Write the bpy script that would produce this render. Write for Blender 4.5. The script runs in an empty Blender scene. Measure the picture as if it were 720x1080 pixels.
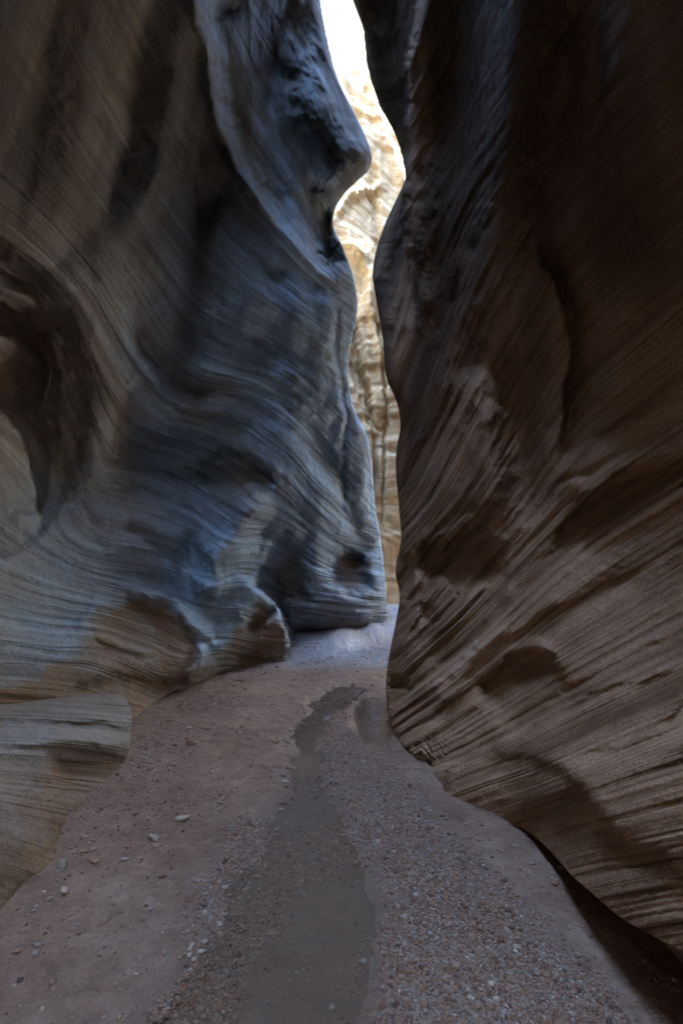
import bpy, math, random
import numpy as np
R = math.radians
rng = np.random.RandomState(7)
random.seed(7)
C = bpy.context.scene.collection

# ------------------------------------------------------------------ camera model
F, CX, HY, CAMZ = 540.0, 360.0, 600.0, 1.5      # focal length, centre column, horizon row, eye height

def world(u, v, d):
    """a direction seen from the camera and a distance along the view axis -> a point of the place"""
    return np.stack([(u - CX) / F * d, d, CAMZ + (HY - v) / F * d], -1)

# ------------------------------------------------------------------ numeric helpers
def hash3(ix, iy, iz, seed):
    h = (ix * 374761393 + iy * 668265263 + iz * 1440670441 + seed * 1274126177) & 0xffffffff
    h = ((h ^ (h >> 13)) * 1274126177) & 0xffffffff
    h = ((h ^ (h >> 16)) * 2246822519) & 0xffffffff
    return ((h ^ (h >> 15)) & 0xffffff) / float(0xffffff) * 2 - 1

def vnoise(x, y, z=0.0, seed=0):
    x, y, z = np.broadcast_arrays(np.asarray(x, float), np.asarray(y, float), np.asarray(z, float))
    fx, fy, fz = np.floor(x), np.floor(y), np.floor(z)
    ix, iy, iz = fx.astype(np.int64), fy.astype(np.int64), fz.astype(np.int64)
    tx, ty, tz = x - fx, y - fy, z - fz
    tx, ty, tz = [t * t * t * (t * (t * 6 - 15) + 10) for t in (tx, ty, tz)]
    r = 0
    for a in (0, 1):
        for b in (0, 1):
            for c in (0, 1):
                w = (tx if a else 1 - tx) * (ty if b else 1 - ty) * (tz if c else 1 - tz)
                r = r + w * hash3(ix + a, iy + b, iz + c, seed)
    return r

def fbm(x, y, z=0.0, seed=0, octs=4, gain=0.5):
    r, a, f = 0, 1.0, 1.0
    for k in range(octs):
        r = r + a * vnoise(x * f + 17.3 * k, y * f - 9.1 * k, np.asarray(z) * f + 3.7 * k, seed + k)
        a *= gain; f *= 2.03
    return r

def tps(pts, vals, reg=1e-3):
    """thin plate spline through scattered control points"""
    P = np.array(pts, float) / 100.0
    V = np.array(vals, float)
    n = len(P)
    d2 = ((P[:, None] - P[None]) ** 2).sum(-1)
    K = 0.5 * d2 * np.log(d2 + 1e-12) + reg * np.eye(n)
    Q = np.hstack([np.ones((n, 1)), P])
    A = np.zeros((n + 3, n + 3)); A[:n, :n] = K; A[:n, n:] = Q; A[n:, :n] = Q.T
    w = np.linalg.solve(A, np.concatenate([V, np.zeros(3)]))
    def f(u, v):
        sh = u.shape
        X = np.stack([u.ravel(), v.ravel()], -1) / 100.0
        out = np.zeros(len(X))
        for k in range(0, len(X), 40000):
            x = X[k:k + 40000]
            e = ((x[:, None] - P[None]) ** 2).sum(-1)
            out[k:k + 40000] = (0.5 * e * np.log(e + 1e-12)) @ w[:n] + w[n] + x @ w[n + 1:]
        return out.reshape(sh)
    return f

def curve(pts):
    """function v -> u through a list of (v, u)"""
    a = np.array(sorted(pts), float)
    # densify with a monotone-ish smooth (Catmull) so outlines have no corners
    t = a[:, 0]; y = a[:, 1]
    m = np.gradient(y, t)
    tt, yy = [], []
    for i in range(len(t) - 1):
        h = t[i + 1] - t[i]
        s = np.linspace(0, 1, 9)[:-1]
        tt.append(t[i] + s * h)
        yy.append((2*s**3-3*s**2+1)*y[i] + (s**3-2*s**2+s)*h*m[i] + (-2*s**3+3*s**2)*y[i+1] + (s**3-s**2)*h*m[i+1])
    tt = np.append(np.concatenate(tt), t[-1]); yy = np.append(np.concatenate(yy), y[-1])
    return lambda v: np.interp(v, tt, yy)

def seg_field(u, v, poly):
    """signed distance (positive right of the walking direction) and position along a polyline"""
    best = np.full(u.shape, 1e9); sign = np.zeros(u.shape); along = np.zeros(u.shape)
    L = 0.0
    tot = sum(math.dist(poly[i], poly[i + 1]) for i in range(len(poly) - 1))
    for i in range(len(poly) - 1):
        (ax, ay), (bx, by) = poly[i], poly[i + 1]
        dx, dy = bx - ax, by - ay; l2 = dx * dx + dy * dy; l = math.sqrt(l2)
        t = np.clip(((u - ax) * dx + (v - ay) * dy) / l2, 0, 1)
        ex, ey = u - (ax + t * dx), v - (ay + t * dy)
        dist = np.sqrt(ex * ex + ey * ey)
        m = dist < best
        best = np.where(m, dist, best)
        sign = np.where(m, np.sign(dx * (v - ay) - dy * (u - ax)), sign)   # image y down: positive = right hand
        along = np.where(m, (L + t * l) / tot, along)
        L += l
    return best * sign, along

def sstep(x): x = np.clip(x, 0, 1); return x * x * (3 - 2 * x)

class Relief:
    """adds up sculpted features; values are fractions of the distance (+ = carved away, deeper)"""
    def __init__(s, u, v, warp=1.0):
        # outlines of hollows and ledges wander a little, as weathered rock does
        s.u = u + warp * (3.2 * vnoise(u / 26, v / 26, 0, 301) + 1.8 * vnoise(u / 10, v / 10, 0, 302) + 0.9 * vnoise(u / 4, v / 4, 0, 303))
        s.v = v + warp * (3.2 * vnoise(u / 26, v / 26, 5, 304) + 1.8 * vnoise(u / 10, v / 10, 5, 305) + 0.9 * vnoise(u / 4, v / 4, 5, 306))
        s.h = np.zeros(u.shape)
    def step(s, poly, a, w, fade=0.12, reach=None):
        d, t = seg_field(s.u, s.v, poly)
        k = 0.5 + 0.5 * np.tanh(d / w)
        e = sstep(t / fade) * sstep((1 - t) / fade) if fade else 1
        r = 1 if reach is None else np.exp(-(np.maximum(d, 0) / reach) ** 2)
        s.h += a * k * e * r
    def ridge(s, poly, a, w, fade=0.2, w2=None):
        d, t = seg_field(s.u, s.v, poly)
        ww = np.where(d > 0, w2 or w, w)
        e = sstep(t / fade) * sstep((1 - t) / fade) if fade else 1
        s.h += a * np.exp(-(d / ww) ** 2) * e
    def blob(s, cu, cv, ru, rv, a, rot=0, p=2):
        c, n = math.cos(R(rot)), math.sin(R(rot))
        x, y = s.u - cu, s.v - cv
        q = ((x * c + y * n) / ru) ** 2 + ((-x * n + y * c) / rv) ** 2
        s.h += a * np.exp(-q ** (p / 2))
    def poly(s, pts, a, w):
        """smooth-edged pocket inside a closed outline"""
        d, _ = seg_field(s.u, s.v, pts + [pts[0]])
        inside = np.zeros(s.u.shape, bool)
        n = len(pts)
        for i in range(n):
            (x1, y1), (x2, y2) = pts[i], pts[(i + 1) % n]
            c = ((y1 > s.v) != (y2 > s.v)) & (s.u < (x2 - x1) * (s.v - y1) / (y2 - y1 + 1e-9) + x1)
            inside ^= c
        sd = np.where(inside, np.abs(d), -np.abs(d))
        s.h += a * (0.5 + 0.5 * np.tanh(sd / w))

def bedding(angles, box, n=(36, 60), dens=1.0):
    """scalar field whose contour lines follow the directions given at scattered points (degrees, + = down to the right)"""
    A = np.array(angles, float)
    nu, nv = n
    us = np.linspace(box[0], box[2], nu); vs = np.linspace(box[1], box[3], nv)
    U, V = np.meshgrid(us, vs)
    w = np.zeros(U.shape); cx = np.zeros(U.shape); cy = np.zeros(U.shape)
    for a in A:
        k = 1.0 / (((U - a[0]) ** 2 + (V - a[1]) ** 2) + 12 ** 2) ** 1.6
        w += k; cx += k * math.cos(R(a[2])); cy += k * math.sin(R(a[2]))
    cx /= w; cy /= w
    l = np.sqrt(cx ** 2 + cy ** 2) + 1e-9
    cx /= l; cy /= l
    du, dv = us[1] - us[0], vs[1] - vs[0]
    N = nu * nv
    M = np.zeros((N, N)); rhs = np.zeros(N)
    idx = lambda j, i: j * nu + i
    for j in range(nv - 1):
        for i in range(nu - 1):
            q = [idx(j, i), idx(j, i + 1), idx(j + 1, i), idx(j + 1, i + 1)]
            gx = np.array([-1, 1, -1, 1]) / (2 * du); gy = np.array([-1, -1, 1, 1]) / (2 * dv)
            tx = (cx[j, i] + cx[j, i+1] + cx[j+1, i] + cx[j+1, i+1]) / 4
            ty = (cy[j, i] + cy[j, i+1] + cy[j+1, i] + cy[j+1, i+1]) / 4
            rt = gx * tx + gy * ty           # along the layer: no change
            rn = -gx * ty + gy * tx          # across: dens per pixel
            tw = np.array([1, -1, -1, 1]) * 0.05 / du
            for r_, wt, b in ((rt, 6.0, 0.0), (rn, 1.0, dens), (tw, 1.0, 0.0)):
                for a_ in range(4):
                    rhs[q[a_]] += wt * r_[a_] * b
                    for b_ in range(4):
                        M[q[a_], q[b_]] += wt * r_[a_] * r_[b_]
    M += np.eye(N) * 1e-9
    B = np.linalg.solve(M, rhs).reshape(nv, nu)
    def f(u, v):
        # bicubic-ish (Catmull-Rom) lookup
        x = np.clip((u - box[0]) / du, 1, nu - 2.001); y = np.clip((v - box[1]) / dv, 1, nv - 2.001)
        ix = np.floor(x).astype(int); iy = np.floor(y).astype(int); tx = x - ix; ty = y - iy
        def wts(t): return [(-t + 2*t*t - t**3)/2, (2 - 5*t*t + 3*t**3)/2, (t + 4*t*t - 3*t**3)/2, (-t*t + t**3)/2]
        wx, wy = wts(tx), wts(ty)
        r = 0
        for a in range(4):
            for b in range(4):
                r = r + wx[a] * wy[b] * B[np.clip(iy + b - 1, 0, nv-1), np.clip(ix + a - 1, 0, nu-1)]
        return r
    return f

# ------------------------------------------------------------------ object helpers
def tag(o, label=None, cat=None, group=None, kind=None):
    if label: o['label'] = label
    if cat: o['category'] = cat
    if group: o['group'] = group
    if kind: o['kind'] = kind
    return o

def mesh_obj(name, verts, faces, mat, smooth=True, attrs=None, parent=None):
    """faces: (n,4) or (n,3) numpy array"""
    me = bpy.data.meshes.new(name)
    faces = np.asarray(faces, np.int32); k = faces.shape[1]
    me.vertices.add(len(verts)); me.vertices.foreach_set('co', np.asarray(verts, np.float32).ravel())
    me.loops.add(faces.size); me.loops.foreach_set('vertex_index', faces.ravel())
    me.polygons.add(len(faces)); me.polygons.foreach_set('loop_start', np.arange(0, faces.size, k, dtype=np.int32))
    me.update(calc_edges=True)
    me.validate()
    if smooth: me.polygons.foreach_set('use_smooth', np.ones(len(me.polygons), bool))
    for nm, a in (attrs or {}).items():
        at = me.attributes.new(nm, 'FLOAT', 'POINT'); at.data.foreach_set('value', np.asarray(a, np.float32).ravel())
    me.materials.append(mat)
    o = bpy.data.objects.new(name, me); C.objects.link(o)
    if parent: o.parent = parent
    return o

def grid_faces(nr, nc, flip=False):
    i = np.arange(nr * nc).reshape(nr, nc)
    a, b, c, d = i[:-1, :-1], i[:-1, 1:], i[1:, 1:], i[1:, :-1]
    f = np.stack([a, d, c, b] if not flip else [a, b, c, d], -1).reshape(-1, 4)
    return f

# ------------------------------------------------------------------ materials
def nodes(name):
    m = bpy.data.materials.new(name); m.use_nodes = True
    nt = m.node_tree; nt.nodes.clear()
    out = nt.nodes.new('ShaderNodeOutputMaterial')
    def N(t, **kw):
        n = nt.nodes.new(t)
        for k, v in kw.items(): setattr(n, k, v)
        return n
    def L(a, b): nt.links.new(a, b)
    return m, nt, out, N, L

def ramp(N, L, src, stops, interp='LINEAR'):
    r = N('ShaderNodeValToRGB'); cr = r.color_ramp; cr.interpolation = interp
    while len(cr.elements) < len(stops): cr.elements.new(0.5)
    for e, (p, c) in zip(cr.elements, stops):
        e.position = p; e.color = (c[0], c[1], c[2], 1) if hasattr(c, '__len__') else (c, c, c, 1)
    L(src, r.inputs[0]); return r

def mathn(N, L, op, a, b=None, c=None, clamp=False):
    n = N('ShaderNodeMath', operation=op); n.use_clamp = clamp
    for k, x in enumerate((a, b, c)):
        if x is None: continue
        if isinstance(x, (int, float)): n.inputs[k].default_value = x
        else: L(x, n.inputs[k])
    return n.outputs[0]

def mixc(N, L, fac, a, b, mode='MIX'):
    n = N('ShaderNodeMix', data_type='RGBA', blend_type=mode)
    if isinstance(fac, (int, float)): n.inputs[0].default_value = fac
    else: L(fac, n.inputs[0])
    for k, x in ((6, a), (7, b)):
        if hasattr(x, '__len__'): n.inputs[k].default_value = (x[0], x[1], x[2], 1)
        else: L(x, n.inputs[k])
    return n.outputs[2]

def rock_material(name, pal, stain_shade=(0.036, 0.027, 0.019), stain_shade_amt=1.0, bed_scale=1.0, rough=0.85, bump=1.0, iron_bounce=(0.27, 0.155, 0.08), sky_tint=(0.235, 0.315, 0.38)):
    m, nt, out, N, L = nodes(name)
    bed = N('ShaderNodeAttribute', attribute_name='bed').outputs['Fac']
    st = N('ShaderNodeAttribute', attribute_name='stain_shade').outputs['Fac']
    fe = N('ShaderNodeAttribute', attribute_name='iron_bounce').outputs['Fac']
    geo = N('ShaderNodeTexCoord').outputs['Object']
    def noise(vec, scale, detail=3, rough_=0.55, dist=0.0):
        n = N('ShaderNodeTexNoise'); n.inputs['Scale'].default_value = scale
        n.inputs['Detail'].default_value = detail; n.inputs['Roughness'].default_value = rough_
        n.inputs['Distortion'].default_value = dist; L(vec, n.inputs['Vector']); return n.outputs['Fac']
    # uneven bed thickness: the coordinate across the layers is stretched and squeezed
    jit = N('ShaderNodeTexNoise', noise_dimensions='1D'); jit.inputs['Scale'].default_value = 0.035; jit.inputs['Detail'].default_value = 1.0
    L(bed, jit.inputs['W'])
    bed = mathn(N, L, 'ADD', bed, mathn(N, L, 'MULTIPLY', jit.outputs['Fac'], 34.0))
    def bedvec(k, lat):
        # position across the layers, dying out slowly along them
        sc = N('ShaderNodeVectorMath', operation='SCALE'); L(geo, sc.inputs[0]); sc.inputs['Scale'].default_value = lat
        sep = N('ShaderNodeSeparateXYZ'); L(sc.outputs[0], sep.inputs[0])
        cmb = N('ShaderNodeCombineXYZ')
        L(mathn(N, L, 'MULTIPLY', bed, k * bed_scale), cmb.inputs[0])
        L(mathn(N, L, 'ADD', sep.outputs[1], sep.outputs[0]), cmb.inputs[1]); L(sep.outputs[2], cmb.inputs[2])
        return cmb.outputs[0]
    coarse = noise(bedvec(0.045, 0.15), 1.0, 1)
    mid = noise(bedvec(0.16, 0.3), 1.0, 1, 0.6)
    fine = noise(bedvec(0.42, 0.5), 1.0, 1, 0.65)
    grain = noise(geo, 60, 4, 0.7)
    blot = noise(geo, 1.3, 5, 0.6, 0.4)
    patch = noise(geo, 6.0, 5, 0.65, 0.2)
    t = mathn(N, L, 'ADD', mathn(N, L, 'MULTIPLY', coarse, 0.36), mathn(N, L, 'MULTIPLY', mid, 0.35))
    t = mathn(N, L, 'ADD', t, mathn(N, L, 'MULTIPLY', fine, 0.25))
    t = mathn(N, L, 'ADD', t, mathn(N, L, 'MULTIPLY', patch, 0.34))
    col = ramp(N, L, t, [(0.42, pal[0]), (0.55, pal[1]), (0.66, pal[2]), (0.8, pal[3])]).outputs[0]
    # thin dark laminae
    lmask = ramp(N, L, noise(geo, 1.1, 4, 0.65, 0.4), [(0.36, 0.15), (0.60, 1.0)]).outputs[0]
    lmask = mathn(N, L, 'MULTIPLY', lmask, ramp(N, L, coarse, [(0.40, 0.15), (0.58, 1.0)]).outputs[0])
    lam = ramp(N, L, fine, [(0.36, 0.0), (0.47, 1.0)]).outputs[0]
    col = mixc(N, L, mathn(N, L, 'MULTIPLY', mathn(N, L, 'SUBTRACT', 1.0, lam), mathn(N, L, 'MULTIPLY', lmask, 0.42)), col, (pal[0][0]*0.5, pal[0][1]*0.5, pal[0][2]*0.45))
    lined = ramp(N, L, noise(geo, 0.8, 3, 0.6, 0.3), [(0.38, 0.15), (0.58, 1.0)]).outputs[0]
    cl = N('ShaderNodeAttribute', attribute_name='sky_cool').outputs['Fac']
    cc = mixc(N, L, 1.0, ramp(N, L, t, [(0.42, 0.5), (0.8, 1.75)]).outputs[0], sky_tint, 'MULTIPLY')  # blue skylight painted into the rock colour
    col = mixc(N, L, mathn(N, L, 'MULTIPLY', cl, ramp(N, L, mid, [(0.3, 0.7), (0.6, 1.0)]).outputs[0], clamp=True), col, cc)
    # rust and painted warm bounce, then desert varnish and painted upper-wall shade
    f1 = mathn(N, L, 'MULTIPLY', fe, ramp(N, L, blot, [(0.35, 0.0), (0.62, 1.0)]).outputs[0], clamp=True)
    col = mixc(N, L, f1, col, iron_bounce)
    s1 = mathn(N, L, 'MULTIPLY', mathn(N, L, 'MULTIPLY', st, stain_shade_amt), ramp(N, L, patch, [(0.25, 0.8), (0.55, 1.0)]).outputs[0], clamp=True)
    col = mixc(N, L, s1, col, stain_shade)
    grit = noise(geo, 190, 3, 0.75)
    gr = ramp(N, L, mathn(N, L, 'ADD', mathn(N, L, 'MULTIPLY', grain, 0.55), mathn(N, L, 'MULTIPLY', grit, 0.45)), [(0.34, 0.55), (0.5, 1.0), (0.66, 1.4)]).outputs[0]
    col = mixc(N, L, 1.0, col, gr, 'MULTIPLY')
    b = N('ShaderNodeBsdfPrincipled'); L(col, b.inputs['Base Color']); b.inputs['Roughness'].default_value = rough
    b.inputs['Specular IOR Level'].default_value = 0.35
    # relief of the layers, grain and small pits
    dist = N('ShaderNodeAttribute', attribute_name='dist').outputs['Fac']
    edge = ramp(N, L, mid, [(0.42, 0.0), (0.45, 0.8), (0.62, 1.0)]).outputs[0]
    h = mathn(N, L, 'ADD', mathn(N, L, 'MULTIPLY', edge, 0.010), mathn(N, L, 'MULTIPLY', lam, 0.005))
    h = mathn(N, L, 'ADD', h, mathn(N, L, 'MULTIPLY', mathn(N, L, 'MULTIPLY', fine, lmask), 0.005))
    h = mathn(N, L, 'ADD', h, mathn(N, L, 'MULTIPLY', ramp(N, L, coarse, [(0.47, 0.0), (0.50, 1.0)]).outputs[0], 0.018))
    h = mathn(N, L, 'MULTIPLY', h, mathn(N, L, 'MULTIPLY', dist, 0.30))
    h = mathn(N, L, 'MULTIPLY', h, mathn(N, L, 'SUBTRACT', 1.0, mathn(N, L, 'MULTIPLY', s1, 0.6)))
    h = mathn(N, L, 'MULTIPLY', h, mathn(N, L, 'ADD', mathn(N, L, 'MULTIPLY', lined, 0.8), 0.25))
    h = mathn(N, L, 'ADD', h, mathn(N, L, 'MULTIPLY', grain, 0.006))
    h = mathn(N, L, 'ADD', h, mathn(N, L, 'MULTIPLY', patch, 0.02))
    pv = N('ShaderNodeTexVoronoi'); pv.inputs['Scale'].default_value = 16; L(geo, pv.inputs['Vector'])
    pits = mathn(N, L, 'MULTIPLY', ramp(N, L, pv.outputs['Distance'], [(0.0, 0.0), (0.22, 1.0)]).outputs[0], ramp(N, L, patch, [(0.5, 0.0), (0.65, 1.0)]).outputs[0])
    h = mathn(N, L, 'ADD', h, mathn(N, L, 'MULTIPLY', pits, 0.006))
    bp = N('ShaderNodeBump'); bp.inputs['Strength'].default_value = 0.8 * bump; bp.inputs['Distance'].default_value = 1.0
    L(h, bp.inputs['Height']); L(bp.outputs[0], b.inputs['Normal'])
    L(b.outputs[0], out.inputs[0])
    return m

# ------------------------------------------------------------------ rock sheets
def layer_relief(bed, y, amp, seed):
    """ledges of harder and softer layers, from 1-D noise across the bedding"""
    a = np.tanh(5 * fbm(bed * 0.045, y * 0.30, 0, seed, 2)) * 0.9
    b = fbm(bed * 0.17, y * 0.5, 0, seed + 9, 2)
    c = fbm(bed * 0.42, y * 0.9, 0, seed + 19, 1)
    b = np.where(b > 0.05, b * 0.4, b)      # sharp grooves, flat ledges
    return -(a * 0.6 + b * 0.9 + c * 0.35) * amp

def smooth1d(x, w):
    return x

LIT = {}

def rock_sheet(name, side, edge_u, edge_s, top_v, foot, depth_pts, beds, features, mat, layer_amp, noise_amp, wrap_w, wrap_d,
               nu=260, nv=560, sky_cool_f=None, stain_shade_f=None, iron_bounce_f=None, flare=None, seed=1, back=(0, 0), foot_out=0.5, tops=None, behind=None, reg=1e-3, noise_f=None, amp_f=None, flat_top=False):
    """side=+1: silhouette on the right of the sheet (left wall); side=-1: silhouette on the left (right wall)"""
    S = curve(edge_s); Fo = curve(foot)
    s = np.linspace(0, 1, nu) ** 0.92 if side > 0 else np.linspace(0, 1, nu)
    r = np.linspace(0, 1, nv)
    s2, r2 = np.meshgrid(s, r)
    u = edge_u + s2 * (S(np.full_like(s2, 300.0)) - edge_u)
    for _ in range(40):
        v = top_v + r2 * (Fo(u) - top_v)
        un = edge_u + s2 * (S(v) - edge_u)
        u = 0.65 * u + 0.35 * un
    v = top_v + r2 * (Fo(u) - top_v)
    fd = tps([(a, b) for a, b, _ in depth_pts], [math.log(c) for _, _, c in depth_pts], reg)
    ld = fd(u, v)
    rel = Relief(u, v); features(rel)
    fb = bedding(*beds)
    bed = fb(u, v)
    d0 = np.exp(ld + rel.h)
    # world-space irregularity
    P = world(u, v, d0)
    wob = fbm(P[..., 0] * 1.1, P[..., 1] * 1.1, P[..., 2] * 1.1, seed, 4, 0.45)
    bed = bed + 3.0 * vnoise(P[..., 0] * 1.0, P[..., 1] * 1.0, P[..., 2] * 1.0, seed + 50) + 0.5 * vnoise(P[..., 0] * 5, P[..., 1] * 5, P[..., 2] * 5, seed + 51)
    af = amp_f(u, v) if amp_f else 1.0
    lay = layer_relief(bed, P[..., 1] + P[..., 2] * 0.5, layer_amp, seed) * af * (0.35 + 1.1 * sstep(0.5 + 0.9 * fbm(P[..., 0] * 0.9, P[..., 1] * 0.9, P[..., 2] * 0.9, seed + 70, 3)))
    wob = wob + 0.6 * fbm(P[..., 0] * 5, P[..., 1] * 5, P[..., 2] * 5, seed + 71, 3) * 0.35
    if noise_f: wob = wob * noise_f(u, v)
    # rounding at the silhouette: the surface turns away from the eye
    g = np.clip((side * (u - (S(v) - side * wrap_w))) / wrap_w, 0, 1)       # 0..1 within the last wrap_w pixels
    rnd = wrap_d * (1 - np.sqrt(np.maximum(1 - g ** 2, 0)))
    fade = 1 - g ** 4
    d = np.exp(ld + rel.h + (wob * noise_amp + lay) * fade) + rnd
    P = world(u, v, d)
    bedA = bed
    # ---- pass beyond the silhouette: unseen rock running back, its spread shaped to admit light
    nb = len(behind)
    Pe = P[:, -1]
    cols = []; bcols = []
    for k, (dx, dy, zb) in enumerate(behind):
        q = Pe.copy(); q[:, 0] += dx + 0.25 * vnoise(Pe[:, 2] * 0.5, k * 0.7, 0, seed + 3) * (k > 0); q[:, 1] += dy
        cols.append(q); bcols.append(bedA[:, -1] + 4.0 * (k + 1) * 6)
    P = np.concatenate([P] + [c[:, None] for c in cols], 1)
    bedA = np.concatenate([bedA] + [c[:, None] for c in bcols], 1)
    # ---- towards and behind the camera: unseen rock that shuts out light
    P0 = P[:, 0]
    cols = []; bcols = []
    for k, (x, y) in enumerate(back):
        t = min(1, (k + 1) / 3.0)
        q = P0.copy(); q[:, 0] = P0[:, 0] * (1 - t) + (x + (P0[:, 0] - P0[-1, 0]) * 0.35) * t
        q[:, 0] += 0.25 * vnoise(P0[:, 2] * 0.6, k * 1.3, 0, seed + 4); q[:, 1] = y
        # keep heights: follow the wall top of the edge column
        cols.insert(0, q); bcols.insert(0, bedA[:, 0] - 20.0 * (k + 1))
    if cols:
        P = np.concatenate([np.stack(cols, 1), P], 1)
        bedA = np.concatenate([np.stack(bcols, 1), bedA], 1)
    # ---- upwards to an unseen rim, shaped to hold back sky and sun
    rows = []; brows = []
    top = P[0]
    for k, (dx, z, dn) in enumerate(tops):
        if flat_top:
            q = top.copy(); q[:, 0] += dx; q[:, 1] += 0.2 * (k + 1); q[:, 2] -= 0.03 * (k + 1)
            rows.insert(0, q); brows.insert(0, bedA[0] - 10.0 * (k + 1)); continue
        nf = sstep((top[:, 1] - 2.5) / 4.0)
        q = top.copy(); q[:, 0] += dx * nf + dn * (1 - nf) + 0.5 * vnoise(top[:, 1] * 0.35, z * 0.2, 0, seed + 5)
        q[:, 2] = np.maximum(z * (1 - 0.2 * sstep((top[:, 1] - 6.5) / 4)) + 0.6 * vnoise(top[:, 1] * 0.4, 3.0 + k, 0, seed + 6), top[:, 2] + 0.3 * (k + 1))
        rows.insert(0, q); brows.insert(0, bedA[0] - 40.0 * (k + 1))
    P = np.concatenate([np.stack(rows, 0), P], 0)
    bedA = np.concatenate([np.stack(brows, 0), bedA], 0)
    # ---- under the foot
    rows = []; brows = []
    base = P[-1]
    for k in range(5):
        t = (k + 1) / 5.0
        q = base.copy(); q[:, 0] += -side * foot_out * math.sin(t * 1.3) + 0; q[:, 2] = base[:, 2] * (1 - t ** 1.5) - 0.5 * t ** 1.5
        rows.append(q); brows.append(bedA[-1] + 6.0 * (k + 1))
    P = np.concatenate([P, np.stack(rows, 0)], 0)
    bedA = np.concatenate([bedA, np.stack(brows, 0)], 0)
    nr, nc = P.shape[:2]
    pd = P[..., 1].clip(1.0, 30)
    # unproject for the surface colour maps
    uu = CX + P[..., 0] / np.maximum(P[..., 1], 1.2) * F; vv = HY - (P[..., 2] - CAMZ) / np.maximum(P[..., 1], 1.2) * F
    stain_shade = stain_shade_f(uu, vv, P) if stain_shade_f else np.zeros_like(pd)
    iron_bounce = iron_bounce_f(uu, vv, P) if iron_bounce_f else np.zeros_like(pd)
    sky_cool = sky_cool_f(uu, vv, P) if sky_cool_f else np.zeros_like(pd)
    o = mesh_obj(name, P.reshape(-1, 3), grid_faces(nr, nc, flip=(side < 0)), mat,
                 attrs=dict(sky_cool=np.clip(sky_cool, 0, 1), bed=bedA, stain_shade=np.clip(stain_shade, 0, 1), iron_bounce=np.clip(iron_bounce, 0, 1), dist=pd))
    return o

# ================================================================== materials of this place
GREY = [(0.12, 0.092, 0.066), (0.205, 0.168, 0.126), (0.30, 0.255, 0.20), (0.42, 0.37, 0.30)]
ROSE = [(0.12, 0.056, 0.024), (0.24, 0.122, 0.056), (0.38, 0.21, 0.11), (0.50, 0.315, 0.195)]
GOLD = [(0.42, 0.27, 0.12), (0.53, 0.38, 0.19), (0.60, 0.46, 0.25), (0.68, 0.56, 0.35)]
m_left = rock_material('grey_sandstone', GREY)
m_right = rock_material('rose_sandstone', ROSE, stain_shade=(0.066, 0.034, 0.015), bump=1.1, iron_bounce=(0.24, 0.125, 0.055))
m_ledge = rock_material('brown_sandstone', [(0.10, 0.066, 0.040), (0.17, 0.12, 0.08), (0.24, 0.185, 0.13), (0.33, 0.27, 0.20)])
m_far = rock_material('golden_sandstone', GOLD, stain_shade=(0.25, 0.15, 0.08), bump=0.8)

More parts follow.
